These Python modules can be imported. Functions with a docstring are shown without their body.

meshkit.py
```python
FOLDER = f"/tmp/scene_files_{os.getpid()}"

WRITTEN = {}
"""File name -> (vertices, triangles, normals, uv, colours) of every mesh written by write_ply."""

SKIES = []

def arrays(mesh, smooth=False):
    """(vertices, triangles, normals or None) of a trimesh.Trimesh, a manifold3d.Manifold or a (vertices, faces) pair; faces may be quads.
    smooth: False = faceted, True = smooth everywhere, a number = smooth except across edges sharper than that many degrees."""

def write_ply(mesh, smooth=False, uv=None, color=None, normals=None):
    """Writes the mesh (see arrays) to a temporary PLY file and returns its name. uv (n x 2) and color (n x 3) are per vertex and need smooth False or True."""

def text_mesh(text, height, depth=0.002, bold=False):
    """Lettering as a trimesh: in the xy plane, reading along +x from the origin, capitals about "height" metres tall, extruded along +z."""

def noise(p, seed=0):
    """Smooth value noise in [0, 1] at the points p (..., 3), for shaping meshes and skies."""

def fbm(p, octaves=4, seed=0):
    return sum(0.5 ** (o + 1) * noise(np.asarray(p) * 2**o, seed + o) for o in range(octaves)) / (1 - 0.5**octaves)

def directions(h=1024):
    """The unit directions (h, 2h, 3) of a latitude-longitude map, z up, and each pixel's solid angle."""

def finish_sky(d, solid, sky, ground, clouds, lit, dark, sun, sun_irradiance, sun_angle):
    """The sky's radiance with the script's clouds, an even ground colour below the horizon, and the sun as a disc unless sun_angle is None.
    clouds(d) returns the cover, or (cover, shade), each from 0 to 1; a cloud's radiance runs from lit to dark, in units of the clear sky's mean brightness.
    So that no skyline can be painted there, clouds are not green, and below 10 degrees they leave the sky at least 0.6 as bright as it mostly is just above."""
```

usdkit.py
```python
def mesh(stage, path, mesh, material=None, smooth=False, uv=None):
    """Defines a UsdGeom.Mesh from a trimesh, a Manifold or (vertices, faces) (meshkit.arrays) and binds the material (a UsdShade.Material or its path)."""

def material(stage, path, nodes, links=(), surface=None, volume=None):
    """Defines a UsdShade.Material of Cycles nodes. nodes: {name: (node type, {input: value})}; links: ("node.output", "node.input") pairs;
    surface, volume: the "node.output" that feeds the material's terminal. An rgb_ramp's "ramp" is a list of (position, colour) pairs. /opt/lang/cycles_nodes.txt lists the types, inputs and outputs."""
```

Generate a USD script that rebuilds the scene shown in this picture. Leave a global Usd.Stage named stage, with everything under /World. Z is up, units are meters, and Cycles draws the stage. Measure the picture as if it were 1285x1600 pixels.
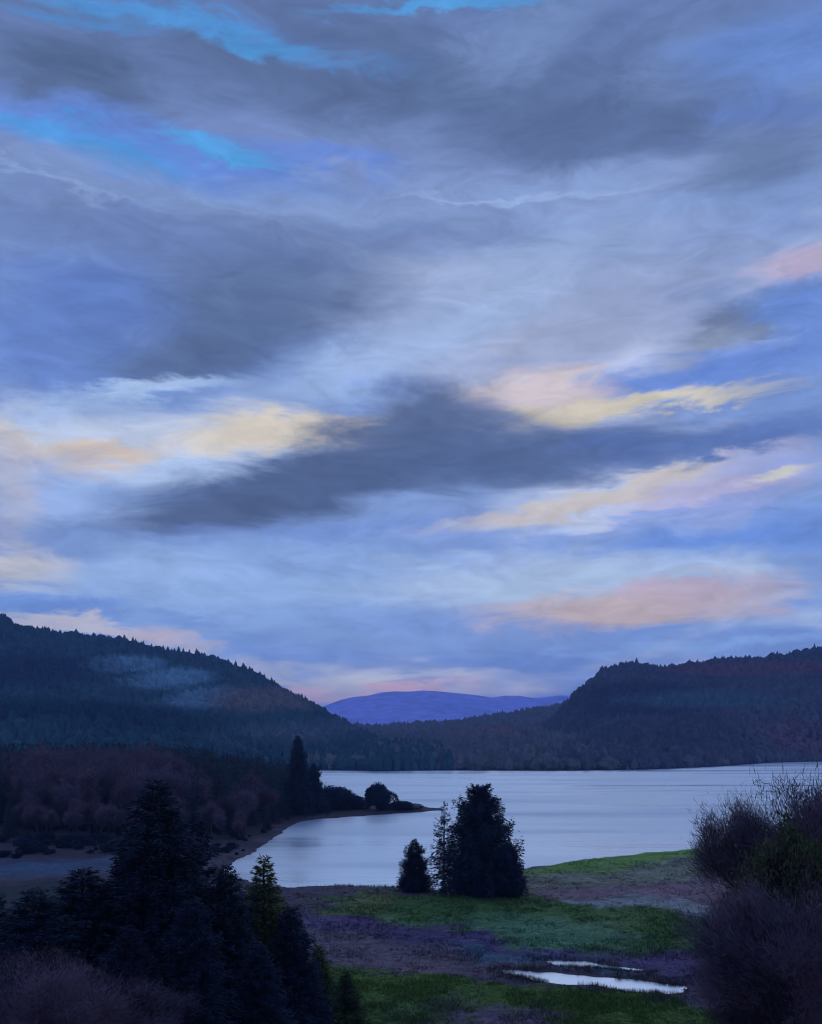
import math
import numpy as np
import shapely
from shapely.geometry import Polygon, MultiPolygon, box as sbox
from shapely.ops import unary_union
import trimesh
import usdkit, meshkit
from pxr import Usd, UsdGeom, UsdLux, UsdShade, Gf, Sdf, Vt

stage = Usd.Stage.CreateInMemory()
UsdGeom.SetStageUpAxis(stage, 'Z')
UsdGeom.Xform.Define(stage, '/World')
UsdGeom.Scope.Define(stage, '/World/Looks')

# ------------------------------------------------------------------ camera
EYE = 30.0                      # metres above the lake
F = 1443.0                      # focal length in photograph pixels (1285 x 1600)
CX, HZ = 642.5, 1150.0          # the vanishing point straight ahead
cam = UsdGeom.Camera.Define(stage, '/World/camera')
cam.CreateHorizontalApertureAttr(36.0)
cam.CreateFocalLengthAttr(36.0 * F / 1285.0)
cam.CreateVerticalApertureOffsetAttr((HZ - 800.0) / 1285.0 * 36.0)
cam.CreateClippingRangeAttr((0.1, 60000.0))
cam.AddTranslateOp().Set((0, 0, EYE))
cam.AddRotateXOp().Set(90.0)
cam.CreateExposureAttr(0.0)

# ------------------------------------------------------------------ sky and sun
SUN_AZ, SUN_EL = math.radians(9.0), math.radians(24.0)
SUN_POWER = 0.07
SKY_STRENGTH = 0.1


def lin(c):
    c = np.asarray(c, float) / 255.0
    return np.where(c <= 0.04045, c / 12.92, ((c + 0.055) / 1.055) ** 2.4)


def slate(rgb):
    """Dark cloud is a little greyer than lit cloud."""
    c = lin(rgb)
    k = 0.22 * np.clip((175 - max(rgb)) / 30.0, 0, 1)
    return c * (1 - k) + c.mean() * np.array((0.72, 0.95, 1.12)) * k


def sky_material():
    N, L = {}, []

    def node(name, kind, **inp):
        N[name] = (kind, inp)
        return name

    def link(a, b):
        L.append((a, b))
    node('tc', 'texture_coordinate')
    node('xyz', 'separate_xyz'); link('tc.generated', 'xyz.vector')
    node('az', 'math', math_type='arctan2'); link('xyz.x', 'az.value1'); link('xyz.y', 'az.value2')
    node('el', 'math', math_type='arcsine'); link('xyz.z', 'el.value1')
    node('ae', 'combine_xyz'); link('az.value', 'ae.x'); link('el.value', 'ae.y')
    # direction stretched so that noise lies in level streaks, leaning a little up to the right
    node('st', 'mapping', mapping_type='point', rotation=(0, math.radians(-9), 0), scale=(2.2, 2.2, 8.5)); link('tc.generated', 'st.vector')
    node('n1', 'noise_texture', scale=2.6, detail=7.0, roughness=0.62, distortion=0.5); link('st.vector', 'n1.vector')
    node('st2', 'mapping', mapping_type='point', rotation=(0, math.radians(-14), 0), scale=(5.0, 5.0, 16.0)); link('tc.generated', 'st2.vector')
    node('n2', 'noise_texture', scale=3.0, detail=8.0, roughness=0.66, distortion=0.8); link('st2.vector', 'n2.vector')
    node('n3', 'noise_texture', scale=1.3, detail=4.0, roughness=0.55, distortion=0.2); link('st.vector', 'n3.vector')
    # two warped coordinates: broad soft clouds and ragged small ones
    for k, (nz, amp) in enumerate((('n1', (0.16, 0.075, 0)), ('n2', (0.075, 0.030, 0)))):
        node(f'c{k}', 'vector_math', math_type='subtract', vector2=(0.5, 0.5, 0.5)); link(f'{nz}.color', f'c{k}.vector1')
        node(f'm{k}', 'vector_math', math_type='multiply', vector2=amp); link(f'c{k}.vector', f'm{k}.vector1')
        node(f'w{k}', 'vector_math', math_type='add'); link('ae.vector' if k == 0 else 'w0.vector', f'w{k}.vector1'); link(f'm{k}.vector', f'w{k}.vector2')
    node('sky', 'sky_texture', sky_type='single_scattering', sun_disc=False, sun_elevation=SUN_EL, sun_rotation=SUN_AZ, altitude=200.0, air_density=1.3, aerosol_density=0.6, ozone_density=2.5)
    S = 1.0 / SKY_STRENGTH
    TINT = np.array((0.99, 1.09, 1.03))
    # the thin high veil and the grey sheet, all the way round
    node('elr', 'map_range', range_type='linear', from_min=0.0, from_max=0.9, to_min=0.0, to_max=1.0, clamp=True); link('el.value', 'elr.value')
    sheet = [(0.0, (104, 132, 208)), (0.12, (116, 146, 218)), (0.28, (128, 152, 214)), (0.42, (108, 134, 204)), (0.55, (124, 142, 196)), (0.7, (106, 124, 180)), (0.82, (94, 112, 168)), (1.0, (116, 136, 196))]
    node('sheet', 'rgb_ramp', ramp=[(p, tuple(lin(c) * S * TINT)) for p, c in sheet]); link('elr.result', 'sheet.fac')
    node('cov', 'map_range', range_type='smoothstep', from_min=0.30, from_max=0.48, to_min=0.62, to_max=0.96, clamp=True); link('n3.fac', 'cov.value')
    node('base', 'mix', mix_type='mix'); link('cov.result', 'base.fac'); link('sky.color', 'base.color1'); link('sheet.color', 'base.color2')
    last = 'base.color'
    count = [0]

    def patch(px, py, rx, ry, tilt, rgb, op=0.9, soft=0.6, warp=0):
        nonlocal last
        i = count[0]; count[0] += 1
        u, v = (px - CX) / F, (HZ - py) / F
        a = math.atan(u); e = math.atan(v * math.cos(a))
        ra, re = rx / F * math.cos(a) ** 2, ry / F * math.cos(e) ** 2
        node(f'p{i}', 'mapping', mapping_type='texture', location=(a, e, 0), rotation=(0, 0, math.radians(tilt)), scale=(ra, re, 1)); link(f'w{warp}.vector', f'p{i}.vector')
        node(f'l{i}', 'vector_math', math_type='length'); link(f'p{i}.vector', f'l{i}.vector1')
        node(f'r{i}', 'map_range', range_type='smoothstep', from_min=1 - soft, from_max=1 + soft * 0.7, to_min=op, to_max=0.0, clamp=True); link(f'l{i}.value', f'r{i}.value')
        node(f'x{i}', 'mix', mix_type='mix', color2=tuple(slate(rgb) * S * TINT)); link(f'r{i}.result', f'x{i}.fac'); link(last, f'x{i}.color1')
        last = f'x{i}.color'
    for p in CLOUDS:
        patch(*p)
    # fine wispy texture over all of it
    node('dm', 'map_range', range_type='linear', from_min=0.25, from_max=0.75, to_min=0.80, to_max=1.20, clamp=True); link('n2.fac', 'dm.value')
    node('dt', 'vector_math', math_type='scale'); link(last, 'dt.vector1'); link('dm.result', 'dt.scale')
    node('bg', 'background_shader', strength=SKY_STRENGTH); link('dt.vector', 'bg.color')
    return usdkit.material(stage, '/World/Looks/sky', N, L, surface='bg.background')


# clouds: where each stands in the sky, given by the photograph's pixels (px, py, rx, ry, lean, colour, cover, softness, warp)
CLOUDS = [
    # high grey masses
    (640, 60, 900, 110, 0, (98, 116, 168), .8, .6), (560, 120, 420, 80, -4, (86, 102, 150), .9, .7), (120, 130, 140, 60, 0, (78, 94, 138), .85, .7),
    (960, 200, 260, 60, -3, (84, 100, 150), .85, .7), (1180, 265, 130, 45, 0, (88, 106, 154), .8, .7), (830, 55, 130, 45, 10, (126, 146, 198), .6, .8, 1),
    (1060, 110, 90, 60, 25, (116, 134, 184), .5, .8, 1), (1220, 70, 160, 70, 0, (104, 134, 206), .8, .7), (1200, 180, 120, 30, -8, (98, 122, 188), .7, .6, 1),
    (330, 35, 300, 30, -6, (98, 124, 186), .6, .7, 1), (300, 40, 270, 20, -5, (82, 144, 214), .85, .7, 1), (700, 6, 190, 14, 2, (84, 156, 226), .8, .7, 1), (130, 25, 120, 16, 0, (84, 136, 204), .7, .7, 1),
    (420, 75, 90, 14, 0, (82, 148, 214), .6, .7, 1),
    # the blue gap
    (220, 240, 330, 48, -3, (102, 132, 212), .95, .5), (110, 220, 190, 25, -3, (84, 148, 222), .95, .6, 1), (350, 238, 110, 14, -5, (84, 160, 228), .85, .6, 1), (500, 252, 120, 26, -5, (106, 134, 214), .8, .6, 1),
    (520, 285, 60, 16, 0, (134, 150, 202), .6, .7, 1),
    # pale streaks
    (430, 322, 480, 32, -2, (132, 150, 200), .75, .7), (860, 285, 230, 26, -2, (138, 156, 208), .7, .7, 1), (820, 303, 190, 6, -2, (156, 174, 222), .7, .7, 1), (120, 292, 180, 6, -5, (148, 166, 216), .7, .7, 1),
    (500, 362, 160, 7, -11, (146, 162, 210), .7, .7, 1), (1050, 330, 230, 30, 0, (122, 146, 206), .6, .8),
    # middle grey masses
    (300, 375, 330, 50, -3, (104, 122, 176), .8, .7), (640, 375, 260, 30, -4, (108, 126, 180), .7, .7), (400, 490, 250, 95, 8, (88, 104, 152), .92, .7), (300, 560, 120, 40, 10, (86, 100, 146), .7, .7),
    (120, 470, 150, 70, 12, (96, 120, 190), .85, .7), (60, 570, 110, 60, 0, (106, 130, 200), .8, .7),
    (860, 430, 300, 90, 12, (144, 160, 208), .8, .8), (780, 470, 170, 50, 20, (164, 178, 220), .7, .9, 1), (980, 480, 180, 70, 10, (150, 158, 200), .75, .8), (560, 580, 240, 50, 18, (160, 178, 226), .8, .8),
    (650, 545, 150, 30, 14, (166, 182, 226), .7, .8, 1), (880, 545, 200, 36, 8, (150, 156, 194), .7, .8),
    (1150, 515, 100, 36, 14, (94, 106, 144), .85, .7, 1), (1080, 555, 70, 16, 12, (150, 156, 186), .6, .7, 1), (1250, 412, 80, 26, 4, (190, 166, 194), .8, .7, 1), (1250, 500, 90, 50, 0, (108, 138, 216), .85, .6),
    (1060, 588, 190, 24, 2, (104, 134, 214), .9, .6),
    # sunlit undersides
    (850, 618, 130, 40, 0, (212, 192, 202), .97, .45, 1), (960, 634, 230, 15, 2, (220, 202, 182), .92, .6, 1), (740, 650, 70, 16, 10, (184, 178, 214), .8, .7, 1),
    (250, 606, 130, 16, 8, (182, 200, 242), .8, .7, 1), (60, 650, 120, 30, 14, (176, 192, 236), .85, .7), (230, 690, 280, 46, 5, (202, 206, 236), .95, .55), (430, 680, 200, 36, 5, (218, 200, 188), .95, .5, 1), (130, 714, 130, 24, 2, (222, 196, 184), .9, .6, 1), (25, 800, 70, 60, 0, (188, 180, 206), .7, .9), (15, 680, 50, 30, 0, (212, 198, 196), .8, .7, 1),
    (290, 735, 180, 18, 8, (180, 196, 238), .8, .7, 1),
    # the long dark cloud
    (1080, 700, 280, 36, 5, (92, 114, 178), .92, .6), (500, 752, 350, 56, 12, (78, 92, 138), .97, .55), (650, 668, 140, 60, 12, (84, 98, 146), .93, .65), (830, 712, 260, 50, 5, (80, 96, 146), .95, .65), (300, 805, 150, 36, 10, (80, 92, 136), .9, .7), (960, 690, 90, 30, 0, (88, 108, 172), .7, .8, 1),
    (60, 780, 150, 60, 0, (158, 178, 232), .85, .7), (110, 850, 140, 26, 0, (120, 140, 198), .7, .8), (520, 830, 300, 20, 4, (116, 138, 204), .7, .8, 1),
    (960, 772, 260, 17, 10, (208, 192, 194), .94, .55, 1), (1110, 775, 170, 30, 6, (186, 174, 216), .9, .6, 1), (1190, 722, 90, 22, 4, (158, 164, 222), .8, .7, 1), (1200, 748, 60, 9, 3, (210, 202, 190), .8, .7, 1), (1050, 805, 200, 10, 6, (130, 156, 226), .6, .7, 1),
    (1050, 850, 320, 36, 2, (106, 140, 222), .9, .7), (40, 886, 110, 30, 2, (212, 196, 192), .9, .6, 1), (15, 740, 45, 90, 0, (196, 184, 200), .6, .9),
    # low banks
    (350, 920, 340, 60, 2, (156, 180, 232), .88, .8), (250, 890, 120, 22, 4, (160, 180, 230), .6, .8, 1), (90, 945, 120, 18, -4, (112, 142, 214), .85, .7, 1), (850, 906, 290, 46, 2, (182, 196, 230), .92, .7, 1), (985, 946, 240, 30, 2, (208, 180, 180), .95, .6, 1), (1080, 925, 110, 22, -6, (196, 172, 194), .8, .7, 1),
    (460, 985, 260, 14, 0, (148, 174, 230), .6, .8, 1), (640, 1000, 280, 16, 0, (140, 162, 220), .6, .8, 1), (1080, 1012, 240, 10, 2, (146, 176, 238), .75, .7, 1), (760, 1035, 200, 12, 0, (118, 144, 214), .7, .7, 1), (300, 975, 60, 10, -4, (112, 138, 208), .5, .7, 1),
    (130, 978, 200, 15, -8, (206, 194, 208), .9, .6, 1), (250, 1000, 90, 14, -8, (200, 178, 196), .8, .7, 1), (400, 1045, 130, 20, -16, (188, 188, 218), .85, .7, 1), (560, 1082, 150, 15, 6, (232, 184, 200), .95, .6, 1), (460, 1072, 50, 12, -14, (210, 194, 204), .7, .7, 1),
    (650, 1062, 60, 6, 0, (150, 160, 206), .6, .7, 1),
]
sky = UsdLux.DomeLight.Define(stage, '/World/sky')
UsdShade.MaterialBindingAPI.Apply(sky.GetPrim()).Bind(sky_material())
sky.GetPrim().SetCustomDataByKey('kind', 'structure')
sun = UsdLux.DistantLight.Define(stage, '/World/sun')
sun.CreateNormalizeAttr(True)
sun.CreateIntensityAttr(SUN_POWER)
sun.CreateAngleAttr(44.0)
sun.CreateColorAttr((0.62, 0.80, 1.0))
sun.AddRotateZOp().Set(-math.degrees(SUN_AZ))            # azimuth runs clockwise from +y
sun.AddRotateXOp().Set(-(90.0 - math.degrees(SUN_EL)))   # tip the beam so that it comes from the sun


# ------------------------------------------------------------------ helpers
TAKEN = {}


def numbered(name, parent='/World'):
    k = TAKEN.get((parent, name), -1) + 1
    TAKEN[(parent, name)] = k
    return name if k == 0 else f'{name}_{k:03d}'


def data(prim, label=None, category=None, group=None, kind=None):
    for k, v in (('label', label), ('category', category), ('group', group), ('kind', kind)):
        if v:
            prim.SetCustomDataByKey(k, v)
    return prim


def ground_at(px, py, z=0.0):
    """The point of the level z that the photograph shows at (px, py)."""
    y = (EYE - z) * F / (py - HZ)
    return np.array([(px - CX) / F * y, y])


def world_poly(pts):
    return Polygon([ground_at(*p) for p in pts])


def color_var(m, cols, name='col'):
    pv = UsdGeom.PrimvarsAPI(m).CreatePrimvar(name, Sdf.ValueTypeNames.Color3fArray, 'vertex')
    pv.Set(Vt.Vec3fArray.FromNumpy(np.asarray(cols, np.float32)))


def fbm2(x, y, scale, octaves=4, seed=0):
    p = np.stack([np.asarray(x) / scale, np.asarray(y) / scale, np.zeros_like(np.asarray(x, float))], -1)
    return meshkit.fbm(p, octaves, seed)


def smooth01(t):
    t = np.clip(t, 0, 1)
    return t * t * (3 - 2 * t)


# ------------------------------------------------------------------ materials
def mat_rough(name, color, rough=0.9, var=0.35, scale=0.5, spec=0.2, attr=None, second=None, bump=0.0, translucent=0.0, detail=5.0, randomize=0.0):
    """A matt material: its colour (or the mesh attribute attr) with noise of the given size, in world metres."""
    N = {'geo': ('geometry', {}), 'nz': ('noise_texture', {'scale': scale, 'detail': detail, 'roughness': 0.6}),
         'mr': ('map_range', {'range_type': 'linear', 'from_min': 0.3, 'from_max': 0.7, 'to_min': 1 - var, 'to_max': 1 + var, 'clamp': True}),
         'sc': ('vector_math', {'math_type': 'scale', 'vector1': tuple(color)}),
         'p': ('principled_bsdf', {'roughness': rough, 'specular_ior_level': spec})}
    L = [('geo.position', 'nz.vector'), ('nz.fac', 'mr.value'), ('mr.result', 'sc.scale')]
    if attr:
        N['at'] = ('attribute', {'attribute': attr}); L.append(('at.vector', 'sc.vector1'))
    elif second is not None:
        N['nb'] = ('noise_texture', {'scale': scale * 0.13, 'detail': 3.0, 'roughness': 0.55})
        N['mb'] = ('map_range', {'range_type': 'smoothstep', 'from_min': 0.42, 'from_max': 0.62, 'to_min': 0.0, 'to_max': 1.0, 'clamp': True})
        N['mx'] = ('mix', {'mix_type': 'mix', 'color1': tuple(color), 'color2': tuple(second)})
        L += [('geo.position', 'nb.vector'), ('nb.fac', 'mb.value'), ('mb.result', 'mx.fac'), ('mx.color', 'sc.vector1')]
    out = 'sc.vector'
    if randomize:
        N['oi'] = ('object_info', {})
        N['om'] = ('map_range', {'range_type': 'linear', 'from_min': 0.0, 'from_max': 1.0, 'to_min': 1 - randomize, 'to_max': 1 + randomize})
        N['os'] = ('vector_math', {'math_type': 'scale'})
        L += [('oi.random', 'om.value'), (out, 'os.vector1'), ('om.result', 'os.scale')]
        out = 'os.vector'
    L.append((out, 'p.base_color'))
    if bump:
        N['bp'] = ('bump', {'strength': 1.0, 'distance': bump}); L += [('nz.fac', 'bp.height'), ('bp.normal', 'p.normal')]
    surf = 'p.BSDF'
    if translucent:
        N['tr'] = ('translucent_bsdf', {}); N['mc'] = ('mix_closure', {'fac': translucent})
        L += [(out, 'tr.color'), ('p.BSDF', 'mc.closure1'), ('tr.BSDF', 'mc.closure2')]
        surf = 'mc.closure'
    return usdkit.material(stage, f'/World/Looks/{name}', N, L, surface=surf)


def mat_water(name, rough, wave, size):
    N = {'geo': ('geometry', {}),
         'mp': ('mapping', {'mapping_type': 'point', 'scale': (1 / size, 2.2 / size, 1)}),
         'n': ('noise_texture', {'scale': 1.0, 'detail': 4.0, 'roughness': 0.6}),
         'b': ('bump', {'strength': 1.0, 'distance': wave}),
         # wind lanes: long level bands where the water is rougher or calmer
         'mw': ('mapping', {'mapping_type': 'point', 'scale': (0.004, 0.022, 1)}),
         'nw': ('noise_texture', {'scale': 1.0, 'detail': 4.0, 'roughness': 0.6}),
         'rw': ('map_range', {'range_type': 'linear', 'from_min': 0.3, 'from_max': 0.7, 'to_min': rough * 0.35, 'to_max': rough * 1.6, 'clamp': True}),
         'fr': ('fresnel', {'IOR': 12.0}), 'g': ('glossy_bsdf', {'color': (0.93, 0.96, 1.0), 'distribution': 'multi_ggx'}), 'd': ('diffuse_bsdf', {'color': (0.10, 0.16, 0.26)}), 'mc': ('mix_closure', {})}
    L = [('geo.position', 'mp.vector'), ('mp.vector', 'n.vector'), ('n.fac', 'b.height'), ('b.normal', 'g.normal'),
         ('geo.position', 'mw.vector'), ('mw.vector', 'nw.vector'), ('nw.fac', 'rw.value'), ('rw.result', 'g.roughness'),
         ('fr.fac', 'mc.fac'), ('d.BSDF', 'mc.closure1'), ('g.BSDF', 'mc.closure2')]
    return usdkit.material(stage, f'/World/Looks/{name}', N, L, surface='mc.closure')


M_GROUND = mat_rough('ground', (0.1, 0.1, 0.05), attr='col', var=0.35, scale=0.9, bump=0.12)
M_GRASS = mat_rough('grass', (0.1, 0.1, 0.05), attr='col', var=0.3, scale=0.6, translucent=0.3, spec=0.15)
M_HILL = mat_rough('hillside', (0.05, 0.06, 0.06), attr='col', var=0.3, scale=0.03, bump=2.0)
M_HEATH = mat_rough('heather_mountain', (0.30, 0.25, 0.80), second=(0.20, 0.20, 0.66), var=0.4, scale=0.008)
M_LAKE = mat_water('lake_water', 0.36, 0.08, 2.6)
M_POND = mat_water('pond_water', 0.26, 0.012, 1.2)
M_BARK = mat_rough('bark', (0.06, 0.045, 0.045), var=0.4, scale=6.0, bump=0.02)
M_GREYBARK = mat_rough('weathered_wood', (0.16, 0.15, 0.17), var=0.4, scale=5.0, bump=0.02)
M_SPRUCE = mat_rough('spruce_needles', (0.022, 0.042, 0.064), second=(0.028, 0.056, 0.056), var=0.45, scale=1.6, translucent=0.15, randomize=0.25)
M_NAVY = mat_rough('dark_needles', (0.015, 0.024, 0.054), second=(0.020, 0.036, 0.056), var=0.45, scale=1.6, translucent=0.12, randomize=0.25)
M_OLIVE = mat_rough('olive_needles', (0.093, 0.111, 0.020), second=(0.051, 0.082, 0.037), var=0.5, scale=1.2, translucent=0.25, randomize=0.2)
M_TWIG = mat_rough('bare_twigs', (0.154, 0.091, 0.118), second=(0.109, 0.076, 0.109), var=0.4, scale=1.2, translucent=0.1, randomize=0.25)
M_LEAF = mat_rough('shrub_leaves', (0.075, 0.087, 0.030), second=(0.090, 0.068, 0.045), var=0.45, scale=1.5, translucent=0.25, randomize=0.2)

# ------------------------------------------------------------------ lake outline and terrain
near_shore = [(376, 1373), (410, 1383), (450, 1387), (520, 1384), (600, 1386), (680, 1390), (760, 1378), (815, 1358), (900, 1345), (1000, 1334), (1100, 1325), (1200, 1316), (1320, 1308), (1500, 1298), (1750, 1284)]
far_shore = [(2300, 1204), (1700, 1194), (1450, 1190), (1285, 1190), (1200, 1192), (1120, 1198), (1000, 1203), (900, 1205), (780, 1205), (700, 1204), (600, 1205), (540, 1204), (500, 1203), (462, 1204)]
spit = [(470, 1216), (500, 1238), (540, 1247), (590, 1253), (640, 1258), (688, 1263), (694, 1266), (640, 1271), (560, 1276), (500, 1280), (466, 1285), (446, 1296), (426, 1312), (400, 1330), (372, 1345), (352, 1358)]
LAKE = world_poly(near_shore + far_shore + spit).buffer(0)
PONDS = [world_poly(p) for p in (
    [(780, 1517), (830, 1517), (900, 1522), (985, 1531), (1062, 1543), (1060, 1551), (985, 1549), (900, 1541), (835, 1532)],
    [(850, 1502), (920, 1504), (1000, 1514), (1010, 1518), (930, 1512), (870, 1508)])]
WATER = unary_union([LAKE] + [p.buffer(0) for p in PONDS])
OUTLINE = WATER.boundary


def shore_distance(x, y):
    pts = shapely.points(np.ravel(x), np.ravel(y))
    shapely.prepare(WATER)
    d = shapely.distance(pts, OUTLINE)
    return np.where(shapely.contains(WATER, pts), -d, d).reshape(np.shape(x))


def height(x, y, sd=None):
    """The ground's height above the lake."""
    x, y = np.asarray(x, float), np.asarray(y, float)
    sd = shore_distance(x, y) if sd is None else sd
    sd = sd + (fbm2(x, y, 5.5, 5, 44) - 0.5) * 3.6 * smooth01((620 - y) / 200)          # small bays, points and muddy margins
    bank = np.where(sd > 0, 0.42 * (1 - np.exp(-np.maximum(sd, 0) / 2.5)), np.maximum(sd * 0.25, -3.0))
    land = smooth01(sd / 12)
    z = bank + land * (fbm2(x, y, 22, 4, 3) - 0.45) * 0.7
    z = z + np.logaddexp(0, (28.2 - 0.345 * y) / 0.8) * 0.8     # the slope the viewer stands on
    side = smooth01((x - 30 - 0.12 * np.maximum(y - 80, 0)) / 60) * (y < 260)                    # the field rises to the right
    z = z + land * side * 3.0
    far = smooth01((y - 760) / 500)
    z = z + smooth01(sd / 200) * far * 10
    left = smooth01((-x - 0.16 * y + 6) / 60) * smooth01((y - 250) / 120)                           # the wooded point
    z = z + land * left * 6.0
    return z


def spaced(lo, a, b, hi, step, grow=1.12):
    mid = list(np.arange(a, b, step))
    up, s = [mid[-1]], step
    while up[-1] < hi:
        s *= grow; up.append(up[-1] + s)
    dn, s = [mid[0]], step
    while dn[-1] > lo:
        s *= grow; dn.append(dn[-1] - s)
    return np.array(dn[:0:-1] + mid + up[1:])


def grid_mesh(X, Y, Z):
    h, w = X.shape
    i = np.arange(h * w).reshape(h, w)
    f = np.stack([i[:-1, :-1], i[:-1, 1:], i[1:, 1:], i[1:, :-1]], -1).reshape(-1, 4)
    return np.stack([X, Y, Z], -1).reshape(-1, 3), f


# ground cover: (outline in the photograph, colour, edge in metres)
HEATH = np.array((0.085, 0.058, 0.075))
COVERS = [
    ([(810, 1345), (1000, 1322), (1200, 1306), (1400, 1292), (1400, 1330), (1150, 1342), (950, 1360), (830, 1374)], (0.174, 0.319, 0.038), 2.0),
    ([(818, 1374), (950, 1360), (1150, 1342), (1400, 1330), (1400, 1372), (1100, 1384), (850, 1396)], (0.258, 0.252, 0.158), 5.0),
    ([(830, 1396), (1100, 1384), (1400, 1372), (1400, 1432), (1100, 1424), (900, 1415)], (0.258, 0.162, 0.18), 3.0),
    ([(500, 1402), (700, 1398), (830, 1400), (1000, 1416), (1140, 1440), (1140, 1492), (1000, 1497), (850, 1490), (700, 1458), (520, 1425)], (0.09, 0.168, 0.036), 2.0),
    ([(540, 1402), (640, 1402), (650, 1424), (560, 1426)], (0.168, 0.18, 0.041), 2.0),
    ([(670, 1434), (850, 1438), (960, 1458), (965, 1488), (860, 1487), (740, 1464)], (0.139, 0.27, 0.123), 3.0),
    ([(920, 1408), (1020, 1414), (1135, 1428), (1130, 1440), (1040, 1433), (940, 1418)], (0.34, 0.36, 0.34), 1.0),
    ([(480, 1430), (620, 1438), (760, 1464), (900, 1491), (1130, 1500), (1130, 1524), (900, 1512), (700, 1488), (480, 1452)], (0.108, 0.070, 0.150), 1.2),
    ([(480, 1452), (700, 1488), (900, 1514), (800, 1530), (480, 1512)], (0.189, 0.133, 0.152), 2.0),
    ([(480, 1516), (700, 1528), (830, 1545), (1090, 1566), (1120, 1590), (1120, 1760), (480, 1760)], (0.102, 0.181, 0.032), 1.0),
    ([(640, 1565), (760, 1570), (780, 1610), (640, 1620)], (0.078, 0.139, 0.041), 2.0),
    ([(760, 1580), (830, 1583), (840, 1640), (740, 1640)], (0.191, 0.131, 0.202), 1.5),
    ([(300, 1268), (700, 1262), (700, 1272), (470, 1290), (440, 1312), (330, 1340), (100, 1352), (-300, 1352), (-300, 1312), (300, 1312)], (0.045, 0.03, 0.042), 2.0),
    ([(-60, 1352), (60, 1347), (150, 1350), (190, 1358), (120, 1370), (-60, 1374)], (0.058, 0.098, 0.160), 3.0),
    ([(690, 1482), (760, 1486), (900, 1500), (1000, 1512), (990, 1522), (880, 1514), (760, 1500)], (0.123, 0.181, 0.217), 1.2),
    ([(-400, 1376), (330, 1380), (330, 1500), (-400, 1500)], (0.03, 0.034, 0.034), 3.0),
]
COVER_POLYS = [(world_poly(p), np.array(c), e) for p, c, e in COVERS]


def cover_color(x, y):
    """The colour of what grows at (x, y): fields, heath, a track and banks with uneven edges."""
    k = 0.012 * np.maximum(y, 60)
    wx = x + (fbm2(x, y, 14, 5, 11) - 0.5) * 14 * k
    wy = y + (fbm2(x, y, 9, 5, 12) - 0.5) * 9 * k
    pts = shapely.points(wx, wy)
    col = np.tile(HEATH, (len(x), 1)) * (0.75 + 0.5 * fbm2(x, y, 30, 3, 5))[:, None]
    for poly, c, e in COVER_POLYS:
        b = poly.bounds
        near = np.nonzero((wx > b[0] - 4 * e) & (wx < b[2] + 4 * e) & (wy > b[1] - 4 * e) & (wy < b[3] + 4 * e))[0]
        if not len(near):
            continue
        shapely.prepare(poly)
        inside = shapely.contains(poly, pts[near])
        d = shapely.distance(pts[near], poly.boundary) * np.where(inside, 1, -1)
        e = e * 2.2
        a = smooth01(0.5 + d / (2 * e) + (fbm2(x[near], y[near], 1.6, 3, 61) - 0.5) * 1.1)[:, None]
        tone = (0.68 + 0.64 * fbm2(x[near], y[near] * 1.6, 9, 5, 21))[:, None] * (0.9 + np.array((0.35, 0.1, -0.1)) * (fbm2(x[near], y[near], 16, 3, 71)[:, None] - 0.4))
        col[near] = col[near] * (1 - a) + c * tone * a
    return col


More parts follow.
